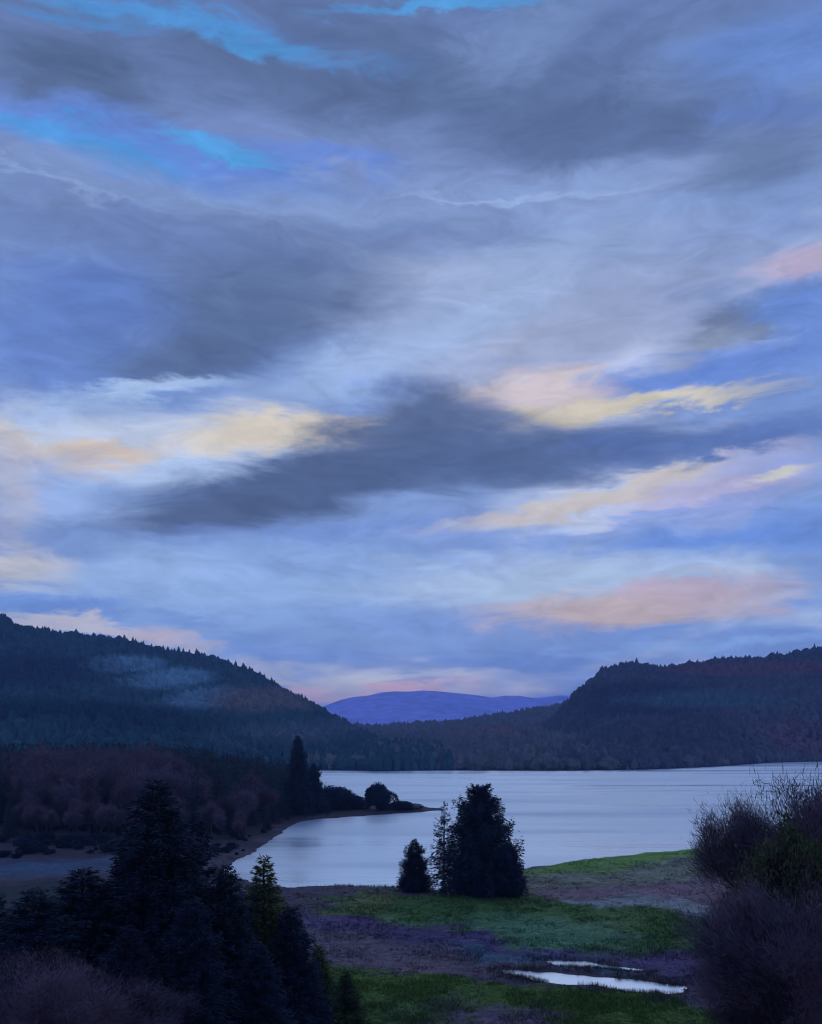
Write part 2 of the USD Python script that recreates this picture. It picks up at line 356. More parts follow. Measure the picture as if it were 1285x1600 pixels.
xs = spaced(-9000, -70, 110, 9000, 0.55, 1.10)
ys = spaced(-60, 82, 236, 9500, 0.55, 1.07)
X, Y = np.meshgrid(xs, ys)
SD = shore_distance(X, Y)
Z = height(X, Y, SD)
v, f = grid_mesh(X, Y, Z)
ground = usdkit.mesh(stage, '/World/ground', (v, f), M_GROUND, smooth=True)
data(ground.GetPrim(), kind='structure')
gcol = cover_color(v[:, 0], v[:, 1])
far_land = (v[:, 1] > 420)
gcol[far_land] = np.array((0.035, 0.032, 0.042))
mud = smooth01(1 - np.abs(SD.ravel()) / 1.2)[:, None] * (v[:, 1] < 420)[:, None]
gcol = gcol * (1 - 0.6 * mud) + np.array((0.05, 0.035, 0.045)) * 0.6 * mud
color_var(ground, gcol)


def sheet(name, poly, mat):
    t = shapely.constrained_delaunay_triangles(poly) if hasattr(shapely, 'constrained_delaunay_triangles') else None
    if t is not None and len(t.geoms):
        tri = np.array([np.array(g.exterior.coords)[:3] for g in t.geoms])
        vv, ff = np.round(tri.reshape(-1, 2), 4), np.arange(len(tri) * 3).reshape(-1, 3)
        uq, inv = np.unique(vv, axis=0, return_inverse=True)
        ff = inv.reshape(-1)[ff].reshape(-1, 3)
    else:
        uq, ff = trimesh.creation.triangulate_polygon(poly, engine='earcut')
    a = np.cross(uq[ff[:, 1]] - uq[ff[:, 0]], uq[ff[:, 2]] - uq[ff[:, 0]])
    ff[a < 0] = ff[a < 0][:, ::-1]
    m = usdkit.mesh(stage, '/World/' + numbered(name), (np.c_[uq, np.zeros(len(uq))], ff), mat)
    return data(m.GetPrim(), kind='structure')


sheet('lake', LAKE.buffer(5.0).simplify(0.2), M_LAKE)
sheet('pond', unary_union([p.buffer(2.2) for p in PONDS]), M_POND)


# ------------------------------------------------------------------ hills
def hill(name, skyline, foot, ridge, back, mat, base=-2.0, rough=0.10, seed=0, nx=260, ny=110, power=1.0, color=None):
    """A ridge whose crest stands at the distance ridge with the photograph's skyline; returns a height function."""
    px = np.array([s[0] for s in skyline], float); py = np.array([s[1] for s in skyline], float)
    sx = (px - CX) / F * ridge
    sz = EYE + (HZ - py) / F * ridge

    def z_at(x, y):
        t = np.where(y < ridge, (y - foot) / (ridge - foot), 1 - (y - ridge) / (back - ridge))
        t = np.clip(t, 0, 1)
        # gullies and shoulders run down the slope; they fade towards the crest so that the skyline holds
        warp = (fbm2(x, y * 0.6, (ridge - foot) * 0.35, 4, seed) - 0.5)
        fade = smooth01(t / 0.15) * smooth01((1 - t) / 0.12)
        xs_ = x * (ridge / np.maximum(y, 1)) ** 0.35
        crest = np.interp(xs_, sx, sz)
        s = t ** power * (1 - 0.25 * np.sin(np.pi * t))
        z = base + (crest - base) * np.clip(s + warp * fade * 2.2 * rough / 0.1 * 0.14, 0, None) + (fbm2(x, y, (ridge - foot) * 0.05, 3, seed + 7) - 0.5) * ridge * 0.004
        return (z + 4) * smooth01((shore_distance(x, y) + 6) / 90) - 4
    x0, x1 = sx[0], sx[-1]
    X, Y = np.meshgrid(np.linspace(x0, x1, nx), np.linspace(foot, back, ny))
    v, f = grid_mesh(X, Y, z_at(X, Y))
    m = usdkit.mesh(stage, '/World/' + name, (v, f), mat, smooth=True)
    data(m.GetPrim(), kind='structure')
    if color is not None:
        color_var(m, color(v[:, 0], v[:, 1], v[:, 2]))
    return z_at, (x0, x1, foot, back)


def mixcol(masks):
    def fn(x, y, z):
        px = CX + F * x / y
        py = HZ - F * (z - EYE) / y
        w = (fbm2(x, y, 160, 4, 31) - 0.5) * 90
        w2 = (fbm2(x, y, 120, 4, 32) - 0.5) * 60
        col = np.tile(np.array(masks[0], float), (len(x), 1))
        for cx, cy, rx, ry, c in masks[1:]:
            d = np.hypot((px + w - cx) / rx, (py + w2 - cy) / ry)
            a = smooth01((1.35 - d) / 0.8)[:, None]
            col = col * (1 - a) + np.array(c) * a
        return col
    return fn


C_LEFT = mixcol([(0.027, 0.051, 0.069), (280, 1060, 130, 40, (0.060, 0.099, 0.128)), (400, 1100, 70, 40, (0.112, 0.090, 0.083)), (470, 1150, 80, 25, (0.083, 0.105, 0.120)), (60, 1060, 120, 60, (0.015, 0.033, 0.051))])
C_RIGHT = mixcol([(0.060, 0.063, 0.084), (1000, 1090, 90, 50, (0.039, 0.041, 0.063)), (1120, 1095, 110, 18, (0.048, 0.084, 0.099)), (1200, 1045, 120, 14, (0.098, 0.051, 0.066)), (1240, 1150, 90, 50, (0.093, 0.060, 0.084))])
C_MID = mixcol([(0.090, 0.090, 0.105), (640, 1165, 150, 25, (0.078, 0.102, 0.111)), (760, 1150, 90, 20, (0.120, 0.084, 0.084)), (850, 1170, 90, 25, (0.060, 0.066, 0.093))])

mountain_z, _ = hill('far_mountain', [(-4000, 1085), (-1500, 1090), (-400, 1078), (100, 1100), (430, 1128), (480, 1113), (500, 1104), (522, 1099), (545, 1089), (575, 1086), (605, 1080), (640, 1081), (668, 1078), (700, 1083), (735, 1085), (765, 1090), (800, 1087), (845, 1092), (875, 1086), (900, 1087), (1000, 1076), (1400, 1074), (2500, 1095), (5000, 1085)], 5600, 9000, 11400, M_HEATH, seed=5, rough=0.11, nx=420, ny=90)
mid_z, mid_b = hill('far_shore_hill', [(-2200, 1080), (-600, 1100), (300, 1140), (450, 1143), (520, 1136), (590, 1140), (650, 1136), (720, 1132), (790, 1121), (850, 1110), (900, 1098), (1000, 1085), (1400, 1075), (3000, 1100)], 830, 2100, 3400, M_HILL, seed=9, color=C_MID)
right_z, right_b = hill('right_hill', [(780, 1182), (830, 1160), (865, 1128), (890, 1100), (915, 1076), (945, 1054), (985, 1045), (1030, 1049), (1080, 1045), (1130, 1038), (1200, 1034), (1285, 1020), (1450, 1000), (1800, 990), (2600, 1060)], 850, 1500, 2300, M_HILL, seed=13, color=C_RIGHT, power=0.85)
left_z, left_b = hill('left_hill', [(-1600, 1100), (-900, 1020), (-400, 945), (-100, 950), (0, 968), (35, 988), (100, 997), (200, 1008), (260, 1024), (320, 1034), (385, 1054), (440, 1084), (490, 1108), (520, 1128), (560, 1150), (620, 1176), (680, 1200)], 520, 1400, 2100, M_HILL, seed=17, color=C_LEFT, power=0.9)

# ------------------------------------------------------------------ the air
HAZE = 0.00010
M_HAZE = usdkit.material(stage, '/World/Looks/haze', {'v': ('principled_volume', {'color': (0.42, 0.58, 0.99), 'density': HAZE, 'anisotropy': 0.0})}, [], volume='v.volume')
hb = trimesh.creation.box(bounds=[(-13000, -600, -5), (13000, 12500, 460)])
data(usdkit.mesh(stage, '/World/haze', hb, M_HAZE).GetPrim(), kind='stuff')

# ------------------------------------------------------------------ plants
def tube(points, radii, sides=6):
    p = np.asarray(points, float); r = np.asarray(radii, float)
    t = np.gradient(p, axis=0); t /= np.linalg.norm(t, axis=1, keepdims=True) + 1e-9
    up = np.where(np.abs(t[:, 2:]) < 0.9, [0, 0, 1.0], [1.0, 0, 0])
    a = np.cross(t, up); a /= np.linalg.norm(a, axis=1, keepdims=True) + 1e-9
    b = np.cross(t, a); ang = np.arange(sides) * 2 * np.pi / sides
    v = p[:, None] + r[:, None, None] * (np.cos(ang)[None, :, None] * a[:, None] + np.sin(ang)[None, :, None] * b[:, None])
    i, j = np.meshgrid(np.arange(len(p) - 1), np.arange(sides), indexing='ij')
    q = np.stack([i * sides + j, i * sides + (j + 1) % sides, (i + 1) * sides + (j + 1) % sides, (i + 1) * sides + j], -1).reshape(-1, 4)
    return v.reshape(-1, 3), np.vstack([q[:, [0, 1, 2]], q[:, [0, 2, 3]]])


def merge(parts):
    n, vs, fs = 0, [], []
    for v, f in parts:
        vs.append(v); fs.append(np.asarray(f) + n); n += len(v)
    return np.vstack(vs), np.vstack(fs)


def sprays(pos, axis, length, width, rng):
    """Leaf-sized diamonds: each lies along its axis with a random roll."""
    n = len(pos)
    axis = axis / (np.linalg.norm(axis, axis=1, keepdims=True) + 1e-9)
    r = rng.normal(size=(n, 3)); side = np.cross(axis, r); side /= np.linalg.norm(side, axis=1, keepdims=True) + 1e-9
    L = np.asarray(length).reshape(-1, 1); W = np.asarray(width).reshape(-1, 1)
    v = np.stack([pos, pos + axis * L * 0.45 + side * W, pos + axis * L, pos + axis * L * 0.45 - side * W], 1).reshape(-1, 3)
    k = np.arange(n)[:, None] * 4
    return v, np.vstack([k + [0, 1, 2], k + [0, 2, 3]])


def conifer(H, R, seed, whorls=30, per=7, sp=26, start=0.06, droop=0.35, size=0.5, shape=0.85, ragged=0.35, lean=0.0):
    rng = np.random.default_rng(seed)
    tz = np.linspace(0, H * 0.99, 14)
    wob = np.cumsum(rng.normal(0, 0.012 * H / 14, (14, 2)), 0); wob[:, 0] += lean * tz
    trunk = tube(np.c_[wob, tz], 0.018 * H * (1 - tz / H) ** 0.8 + 0.015, 7)
    pos, ax, ln = [], [], []
    limbs = []
    for w in range(whorls):
        f0 = start + (1 - start) * (w + rng.uniform(-.4, .4)) / whorls
        f0 = min(max(f0, start), 0.985)
        z0 = f0 * H
        fat = 1 + ragged * 0.5 * math.sin(w * 0.55 + seed) * rng.uniform(.3, 1)
        prof = (1 - (f0 - start) / (1 - start)) ** shape
        prof *= min(1, 0.55 + (f0 - start) / 0.12 * 0.45)
        c = np.array([np.interp(z0, tz, wob[:, 0]), np.interp(z0, tz, wob[:, 1]), z0])
        for b in range(per):
            if rng.random() < ragged * 0.35:
                continue
            phi = 2 * np.pi * (b + rng.uniform(-.45, .45)) / per + w * 2.4
            Lb = R * prof * fat * rng.uniform(1 - ragged, 1 + ragged * 0.3) + 0.15
            d = np.array([np.cos(phi), np.sin(phi), 0])
            up = (0.5 * f0 + rng.normal(0, .08)) - droop * (1 - f0)
            tt = np.linspace(0, 1, 6)
            pts = c + [0, 0, rng.uniform(-.5, .5) * H / whorls * 2.2] + np.outer(tt * Lb, d) + np.outer((tt * up + tt ** 2 * (0.10 - 0.15 * (1 - f0))) * Lb, [0, 0, 1])
            if Lb > 0.12 * R:
                limbs.append(tube(pts, 0.012 * H * 0.28 * (1 - tt) * (Lb / R + .1) + 0.008, 3))
            n = max(4, int(sp * (Lb / R) ** 0.9))
            t = rng.uniform(0.08, 1, n) ** 0.75
            base = np.stack([np.interp(t, tt, pts[:, k]) for k in range(3)], 1)
            side = np.cross(d, [0, 0, 1.0])
            sgn = rng.choice([-1, 1], n)[:, None]
            a = d * rng.uniform(.35, 1.0, (n, 1)) + side * sgn * rng.uniform(.2, 1.0, (n, 1)) + np.c_[np.zeros((n, 2)), rng.normal(-0.18, .28, n)]
            spread = (1 - t)[:, None] * 0.26 * Lb
            base = base + side * sgn * spread * rng.uniform(0, 1, (n, 1)) + np.c_[np.zeros((n, 2)), rng.normal(0, .11 * Lb, n)]
            pos.append(base); ax.append(a); ln.append(np.full(n, size) * rng.uniform(.6, 1.35, n) * (0.45 + 0.55 * prof))
    n = 16
    pos.append(np.c_[wob[-1] + rng.normal(0, .03 * R, (n, 2)), rng.uniform(.93, 1.0, n) * H]); ax.append(np.c_[rng.normal(0, .35, (n, 2)), np.ones(n)]); ln.append(np.full(n, size * .8))
    pos, ax, ln = np.vstack(pos), np.vstack(ax), np.concatenate(ln)
    crown = sprays(pos, ax, ln, ln * 0.13, rng)
    k = H / crown[0][:, 2].max()
    wood = merge([trunk] + limbs)
    return (wood[0] * [1, 1, k], wood[1]), (crown[0] * [1, 1, k], crown[1])


def broadleaf(H, R, seed, twig=0.8, n_twigs=5000, bare=True, stems=1, low=0.25, leaf=0.3):
    """A spreading tree or shrub: stems fork into limbs and twigs; twigs (bare) or leaves fill the crown."""
    rng = np.random.default_rng(seed)
    wood, tips = [], []

    def grow(p, d, L, r, depth):
        k = 5
        pts = [p]
        for _ in range(k - 1):
            d = d + rng.normal(0, .13, 3) + np.array([0, 0, .03]); d /= np.linalg.norm(d)
            pts.append(pts[-1] + d * L / (k - 1))
        wood.append(tube(pts, np.linspace(r, r * .6, k), 6 if depth < 2 else 4 if depth < 3 else 3))
        if depth >= 2:
            tips.append(np.array(pts) + rng.normal(0, .03 * H, 3))
        if depth == 5:
            return
        for _ in range(rng.integers(2, 4)):
            nd = d * rng.uniform(.6, 1) + rng.normal(0, .55, 3) * [1, 1, .55] + [0, 0, .12]
            nd /= np.linalg.norm(nd)
            q = pts[rng.integers(2, k)] if depth else pts[-1]
            grow(q, nd, L * rng.uniform(.62, .85), r * .58, depth + 1)
    for s in range(stems):
        phi = rng.uniform(0, 2 * np.pi)
        tilt = 0.05 if stems == 1 else rng.uniform(.15, .55)
        d = np.array([np.cos(phi) * tilt, np.sin(phi) * tilt, 1.0]); d /= np.linalg.norm(d)
        grow(np.array([np.cos(phi), np.sin(phi), 0]) * (0 if stems == 1 else rng.uniform(.05, .3)), d, H * low, 0.022 * H / math.sqrt(stems), 0)
    v, f = merge(wood)
    tp = np.vstack(tips)
    top, rad = np.percentile(tp[:, 2], 99.5), np.percentile(np.hypot(tp[:, 0], tp[:, 1]), 97)
    S = np.array([R / rad, R / rad, H * .97 / top])
    v, tp = v * S, tp * S
    idx = rng.integers(0, len(tp), n_twigs)
    pos = tp[idx] + rng.normal(0, .04 * H, (n_twigs, 3))
    out = pos - [0, 0, H * .4]
    out = out / (np.linalg.norm(out, axis=1, keepdims=True) + 1e-6)
    ax = out * .8 + rng.normal(0, .6, (n_twigs, 3)) + [0, 0, .25 if bare else -.1]
    L = (twig if bare else leaf) * rng.uniform(.5, 1.4, n_twigs)
    cv, cf = sprays(pos, ax, L, L * (0.022 if bare else 0.26), rng)
    k = H / np.percentile(cv[:, 2], 99.9)
    return (v * [1, 1, k], f), (cv * [1, 1, k], cf)


def soft(m, mesh, up=0.35):
    """Foliage shades as the rounded mass it belongs to: normals point out from the crown's axis."""
    v, f = mesh
    v = np.array(v); f = np.array(f)
    zc = v[:, 2]; top = zc.max()
    c = np.c_[np.zeros((len(v), 2)), np.minimum(zc * 0.8, top * 0.75)]
    n = v - c
    n[:, 2] += up * np.linalg.norm(n[:, :2], axis=1)
    n = n / (np.linalg.norm(n, axis=1, keepdims=True) + 1e-9)
    face = np.cross(v[f[:, 1]] - v[f[:, 0]], v[f[:, 2]] - v[f[:, 0]])
    face /= np.linalg.norm(face, axis=1, keepdims=True) + 1e-12
    flip = (face * n[f].mean(1)).sum(1) < 0
    f[flip] = f[flip][:, ::-1]
    face[flip] *= -1
    keep = np.zeros_like(n); np.add.at(keep, f.ravel(), np.repeat(face, 3, 0))
    keep /= np.linalg.norm(keep, axis=1, keepdims=True) + 1e-9
    n = 0.72 * n + 0.28 * keep
    n /= np.linalg.norm(n, axis=1, keepdims=True) + 1e-9
    m.GetFaceVertexIndicesAttr().Set(Vt.IntArray.FromNumpy(f.astype(np.int32).ravel()))
    m.CreateNormalsAttr(Vt.Vec3fArray.FromNumpy(n.astype(np.float32)))
    m.SetNormalsInterpolation('vertex')


def dome_bush(H, R, seed, n=5000, size=1.4):
    """A low round bush leafed to the ground on a few short stems."""
    r = np.random.default_rng(seed)
    lobes = np.c_[r.uniform(-.55, .55, 9) * R, r.uniform(-.55, .55, 9) * R, r.uniform(.3, .62, 9) * H]
    lobes[0] = (0, 0, .66 * H)
    rad = np.c_[np.full((9, 2), .5 * R), np.full(9, .36 * H)] * r.uniform(.75, 1.1, (9, 1))
    k = r.integers(0, 9, n)
    d = r.normal(size=(n, 3)); d /= np.linalg.norm(d, axis=1, keepdims=True)
    pos = lobes[k] + d * rad[k] * r.uniform(.55, 1.02, (n, 1)) ** .6
    pos[:, 2] = np.abs(pos[:, 2])
    crown = sprays(pos, d + r.normal(0, .5, (n, 3)), size * r.uniform(.5, 1.3, n), size * .2 * np.ones(n), r)
    stems = []
    for i in range(9):
        t = np.linspace(0, 1, 4)[:, None]
        stems.append(tube(np.array([r.normal(0, .06 * R), r.normal(0, .06 * R), 0]) * (1 - t) + lobes[i] * t, np.linspace(.03, .012, 4) * H, 5))
    k = H / crown[0][:, 2].max()
    return merge(stems), (crown[0] * [1, 1, k], crown[1])


KINDS = {}


def plant_kind(key, meshes, crown_mat, wood_mat=M_BARK, crown_name='crown'):
    """A class prim with trunk and crown that each plant of this kind refers to."""
    path = f'/World/Looks/kinds/{key}'
    if not KINDS:
        UsdGeom.Scope.Define(stage, '/World/Looks/kinds')
    root = stage.CreateClassPrim(path)
    usdkit.mesh(stage, path + '/trunk', meshes[0], wood_mat, smooth=True)
    soft(usdkit.mesh(stage, path + '/' + crown_name, meshes[1], crown_mat), meshes[1])
    KINDS[key] = path
    return path


def plant(name, kind, x, y, label, category, scale=1.0, rot=0.0, group=None, wide=1.0, z=None, sink=0.15):
    p = UsdGeom.Xform.Define(stage, '/World/' + numbered(name))
    zz = float(height(np.array([x]), np.array([y]))[0]) if z is None else z
    p.AddTranslateOp().Set((float(x), float(y), zz - sink))
    p.AddRotateZOp().Set(float(rot))
    p.AddScaleOp().Set((float(scale * wide), float(scale * wide), float(scale)))
    p.GetPrim().GetReferences().AddInternalReference(KINDS[kind])
    p.GetPrim().SetInstanceable(True)
    data(p.GetPrim(), label, category, group)
    return p


UNIT = 20.0     # the kinds are built about 20 m tall and scaled where they stand
plant_kind('spruce_dense', conifer(UNIT, 4.6, 1, whorls=64, per=11, sp=150, droop=.30, size=.50, ragged=.35, shape=.7), M_NAVY)
plant_kind('spruce_ragged', conifer(UNIT, 4.2, 2, whorls=54, per=10, sp=140, droop=.38, size=.50, ragged=.5), M_NAVY)
plant_kind('spruce_olive', conifer(UNIT, 3.9, 3, whorls=58, per=11, sp=130, droop=.25, size=.48, ragged=.4), M_OLIVE)
plant_kind('pine_wide', conifer(UNIT, 7.0, 4, whorls=56, per=11, sp=230, start=.02, droop=.08, size=.75, ragged=.48, shape=.5), M_NAVY)
plant_kind('pine_sparse', conifer(UNIT, 3.2, 5, whorls=26, per=6, sp=50, start=.18, droop=.2, size=.7, ragged=.6, shape=.6), M_NAVY, M_GREYBARK)
plant_kind('bushy_spruce', conifer(UNIT, 7.6, 15, whorls=44, per=11, sp=140, start=.0, droop=.15, size=1.0, ragged=.45, shape=.7), M_NAVY)
plant_kind('spruce_far', conifer(UNIT, 4.2, 6, whorls=24, per=7, sp=22, droop=.3, size=1.0, ragged=.35), M_SPRUCE)
plant_kind('spruce_far_slim', conifer(UNIT, 3.2, 7, whorls=24, per=7, sp=20, droop=.35, size=1.0, ragged=.45), M_SPRUCE)
plant_kind('bare_tree', broadleaf(UNIT, 7.0, 8, twig=1.1, n_twigs=14000, low=.2), M_TWIG)
plant_kind('bare_tree_near', broadleaf(UNIT, 8.0, 9, twig=.8, n_twigs=90000, low=.2), M_TWIG)
plant_kind('bare_shrub', broadleaf(UNIT, 11.0, 10, twig=1.0, n_twigs=90000, stems=6, low=.3), M_TWIG)
plant_kind('leafy_shrub', broadleaf(UNIT, 9.5, 11, bare=False, n_twigs=45000, stems=5, low=.27, leaf=.5), M_LEAF)
plant_kind('dome_bush', dome_bush(UNIT, 15.0, 12, n=8000, size=2.0), M_NAVY)



def tree_at(name, kind, px, top, y, label, category, wide=1.0, rot=0.0, group=None):
    """Stands where the photograph shows its top at (px, top), y metres away."""
    x = (px - CX) / F * y
    g = float(height(np.array([x]), np.array([y]))[0])
    H = EYE - (top - HZ) / F * y - g
    return plant(name, kind, x, y, label, category, scale=H / UNIT, rot=rot, group=group, wide=wide, z=g)


# the evergreens at the water's edge in the middle
tree_at('pine_tree', 'pine_wide', 752, 1220, 172, 'broad dark evergreen standing on the meadow edge against the lake', 'tree', wide=1.05, rot=20)
tree_at('pine_tree', 'pine_sparse', 694, 1250, 174, 'thin gappy dark evergreen between the broad evergreen and the low bushy one', 'tree', wide=1.0, rot=140)
tree_at('pine_tree', 'bushy_spruce', 648, 1308, 176, 'low bushy dark evergreen, left of the trees at the water edge', 'tree', wide=1.0, rot=70)
tree_at('pine_tree', 'bushy_spruce', 796, 1312, 170, 'low dark evergreen leaning out at the right foot of the broad one', 'tree', wide=0.95, rot=200)

# the spit
tree_at('shore_bush', 'dome_bush', 592, 1220, 368, 'round dark bush standing alone halfway along the narrow spit', 'bush', wide=0.80, rot=30)
tree_at('shore_bush', 'dome_bush', 520, 1225, 372, 'low dark rounded bush where the spit leaves the wood', 'bush', wide=1.3, rot=80)
tree_at('shore_bush', 'dome_bush', 553, 1241, 374, 'smallest dark bush on the spit, between the two rounded ones', 'bush', wide=1.6, rot=10)
tree_at('shore_bush', 'dome_bush', 628, 1250, 371, 'flat dark bush on the tapering tip of the spit', 'bush', wide=2.6, rot=50)

# the wood on the point: the trees one can tell apart, then the rest as one mass
tree_at('wood_tree', 'spruce_dense', 466, 1148, 345, 'tallest pointed evergreen at the right end of the dark wood above the spit', 'tree', wide=1.0, rot=15)
tree_at('wood_tree', 'bushy_spruce', 490, 1190, 352, 'shorter evergreen at the right foot of the tallest pointed evergreen of the wood', 'tree', wide=0.75, rot=95)
tree_at('wood_tree', 'spruce_far_slim', 442, 1172, 340, 'slim evergreen just left of the tallest pointed evergreen of the wood', 'tree', wide=1.1, rot=33)
tree_at('wood_tree', 'bare_tree', 250, 1152, 322, 'brown purple bare tree with the highest crown in the wood, above the dark foreground tree', 'tree', wide=0.95, rot=33)
tree_at('wood_tree', 'bare_tree', 60, 1156, 318, 'brown purple bare tree at the far left of the wood', 'tree', wide=0.95, rot=133)


def scatter(name, kinds, xs_, ys_, zs_, scales, rots, kind='stuff', label=None, category=None):
    """One mass of many alike plants."""
    p = UsdGeom.PointInstancer.Define(stage, '/World/' + numbered(name))
    protos = []
    for i, k in enumerate(kinds):
        q = UsdGeom.Xform.Define(stage, p.GetPath().AppendChild(f'plant_{i + 1:03d}' if i else 'plant'))
        q.GetPrim().GetReferences().AddInternalReference(k)
        protos.append(q.GetPath())
    p.CreatePrototypesRel().SetTargets(protos)
    n = len(xs_)
    rng = np.random.default_rng(n)
    p.CreateProtoIndicesAttr(Vt.IntArray.FromNumpy(rng.integers(0, len(kinds), n).astype(np.int32)))
    p.CreatePositionsAttr(Vt.Vec3fArray.FromNumpy(np.c_[xs_, ys_, zs_].astype(np.float32)))
    s = np.asarray(scales, np.float32)
    p.CreateScalesAttr(Vt.Vec3fArray.FromNumpy(np.c_[s, s, s] if s.ndim == 1 else s))
    h = np.radians(rots) / 2
    p.CreateOrientationsAttr(Vt.QuathArray([Gf.Quath(float(math.cos(a)), 0.0, 0.0, float(math.sin(a))) for a in h]))
    data(p.GetPrim(), label, category, None, kind)
    return p


rng = np.random.default_rng(77)
# the rest of the wood: evergreens towards its right end and back, bare brown trees to the left
n = 3200
wx = rng.uniform(-330, -30, n); wy = rng.uniform(262, 520, n)
sd = shore_distance(wx, wy)
ok = sd > 4
wx, wy, sd = wx[ok], wy[ok], sd[ok]
wz = height(wx, wy, sd)
wpx = CX + F * wx / wy
brown = (np.abs(wpx - 150) < 130 + 40 * (fbm2(wx, wy, 40, 3, 8) - .5)) & (wy > 255) & (wy < 350 + 30 * fbm2(wx, wy, 30, 2, 9))
brown |= (np.abs(wpx - 330) < 90) & (fbm2(wx, wy, 25, 3, 18) > .5) & (wy < 340)
keep_h = np.where(brown, 15 + 6 * rng.random(len(wx)), 13 + 8 * rng.random(len(wx)))
keep_h *= np.where(wpx > 420, np.clip(1 - (wpx - 420) / 140, 0.25, 1), 1)                         # lower towards the spit
edge = smooth01((sd - 3) / 14) * 0.6 + 0.4
edge = edge * (0.55 + 0.45 * smooth01((wy - 268 - 18 * fbm2(wx, wy, 30, 3, 91)) / 14))
keep_h = keep_h * edge
b = brown
scatter('brown_wood', [KINDS['bare_tree']], wx[b], wy[b], wz[b] - .2, keep_h[b] / UNIT, rng.uniform(0, 360, b.sum()), label='bare brown purple wood behind the dark foreground trees', category='wood')
scatter('dark_wood', [KINDS['spruce_far'], KINDS['spruce_far_slim']], wx[~b], wy[~b], wz[~b] - .2, keep_h[~b] / UNIT, rng.uniform(0, 360, (~b).sum()), label='dark evergreen wood on the point below the left hill', category='wood')


# low scrub on the bank between the wood and the water
n = 420
sx_ = rng.uniform(-190, -20, n); sy_ = rng.uniform(222, 285, n)
sd = shore_distance(sx_, sy_)
ok = (sd > 2) & (fbm2(sx_, sy_, 14, 3, 33) > .42 + .1 * (sy_ < 245))
sx_, sy_, sd = sx_[ok], sy_[ok], sd[ok]
hs = rng.uniform(.9, 3.2, len(sx_)) * (.5 + .5 * smooth01((sd - 2) / 18))
ws = rng.uniform(.8, 1.5, len(sx_))
scatter('shore_scrub', [KINDS['dome_bush']], sx_, sy_, height(sx_, sy_, sd) - .1, np.c_[hs * ws, hs * ws, hs] / UNIT, rng.uniform(0, 360, len(sx_)), label='low dark scrub on the bank between the wood and the water', category='scrub')


# woods on the hills: thousands of low crowns that read as one rough cover
def clump(seed, kind):
    """One lumpy far crown, a metre high: round, or pointed like a fir."""
    m = trimesh.creation.icosphere(3 if kind == 0 else 2, 0.5)
    v = np.array(m.vertices)
    k = 0.55 + 0.9 * meshkit.fbm(v * 4.3 + seed * 7.3, 4, seed)
    v = v * k[:, None]
    if kind:
        t = v[:, 2] + 0.5
        v[:, :2] *= (1.25 - 1.05 * np.clip(t, 0, 1))[:, None] * 0.8
        v[:, 2] = (t ** 0.9) * 1.25 - 0.1
    else:
        v[:, 2] += 0.42
    return v, np.array(m.faces)


def hill_mat(name, base, spots):
    """Far foliage: hue drifts over the hill in broad patches of different woods."""
    N = {'geo': ('geometry', {}), 'oi': ('object_info', {}), 'om': ('map_range', {'range_type': 'linear', 'from_min': 0.0, 'from_max': 1.0, 'to_min': 0.8, 'to_max': 1.2}),
         'n': ('noise_texture', {'scale': 0.006, 'detail': 4.0, 'roughness': 0.6}), 'r': ('rgb_ramp', {'ramp': [(p, c) for p, c in base]}),
         'p': ('diffuse_bsdf', {}), 'nb': ('noise_texture', {'scale': 0.55, 'detail': 4.0, 'roughness': 0.7}), 'bp': ('bump', {'strength': 1.0, 'distance': 1.2}), 'os': ('vector_math', {'math_type': 'scale'})}
    L = [('geo.position', 'n.vector'), ('n.fac', 'r.fac'), ('oi.random', 'om.value'), ('om.result', 'os.scale')]
    L += [('geo.position', 'nb.vector'), ('nb.fac', 'bp.height'), ('bp.normal', 'p.normal')]
    last = 'r.color'
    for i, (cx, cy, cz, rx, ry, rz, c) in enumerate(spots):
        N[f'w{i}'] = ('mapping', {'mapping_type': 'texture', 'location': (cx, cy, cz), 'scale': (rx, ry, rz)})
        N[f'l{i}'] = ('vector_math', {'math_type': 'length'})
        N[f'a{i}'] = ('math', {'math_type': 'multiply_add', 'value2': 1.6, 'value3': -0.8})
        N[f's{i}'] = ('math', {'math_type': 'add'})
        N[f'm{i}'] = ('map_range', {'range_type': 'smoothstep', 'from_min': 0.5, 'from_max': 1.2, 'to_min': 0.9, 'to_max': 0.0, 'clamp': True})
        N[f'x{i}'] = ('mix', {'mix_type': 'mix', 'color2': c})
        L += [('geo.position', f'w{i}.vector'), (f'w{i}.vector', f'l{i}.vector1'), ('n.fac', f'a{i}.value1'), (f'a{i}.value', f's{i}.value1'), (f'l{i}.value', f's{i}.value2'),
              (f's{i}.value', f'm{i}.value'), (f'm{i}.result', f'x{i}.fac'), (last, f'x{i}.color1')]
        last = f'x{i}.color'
    L += [(last, 'os.vector1'), ('os.vector', 'p.color')]
    return usdkit.material(stage, f'/World/Looks/{name}', N, L, surface='p.BSDF')


def spot(px, py, y, rx, rz, c, ry=400):
    return ((px - CX) / F * y, y, EYE + (HZ - py) / F * y, rx / F * y, ry, rz / F * y, c)


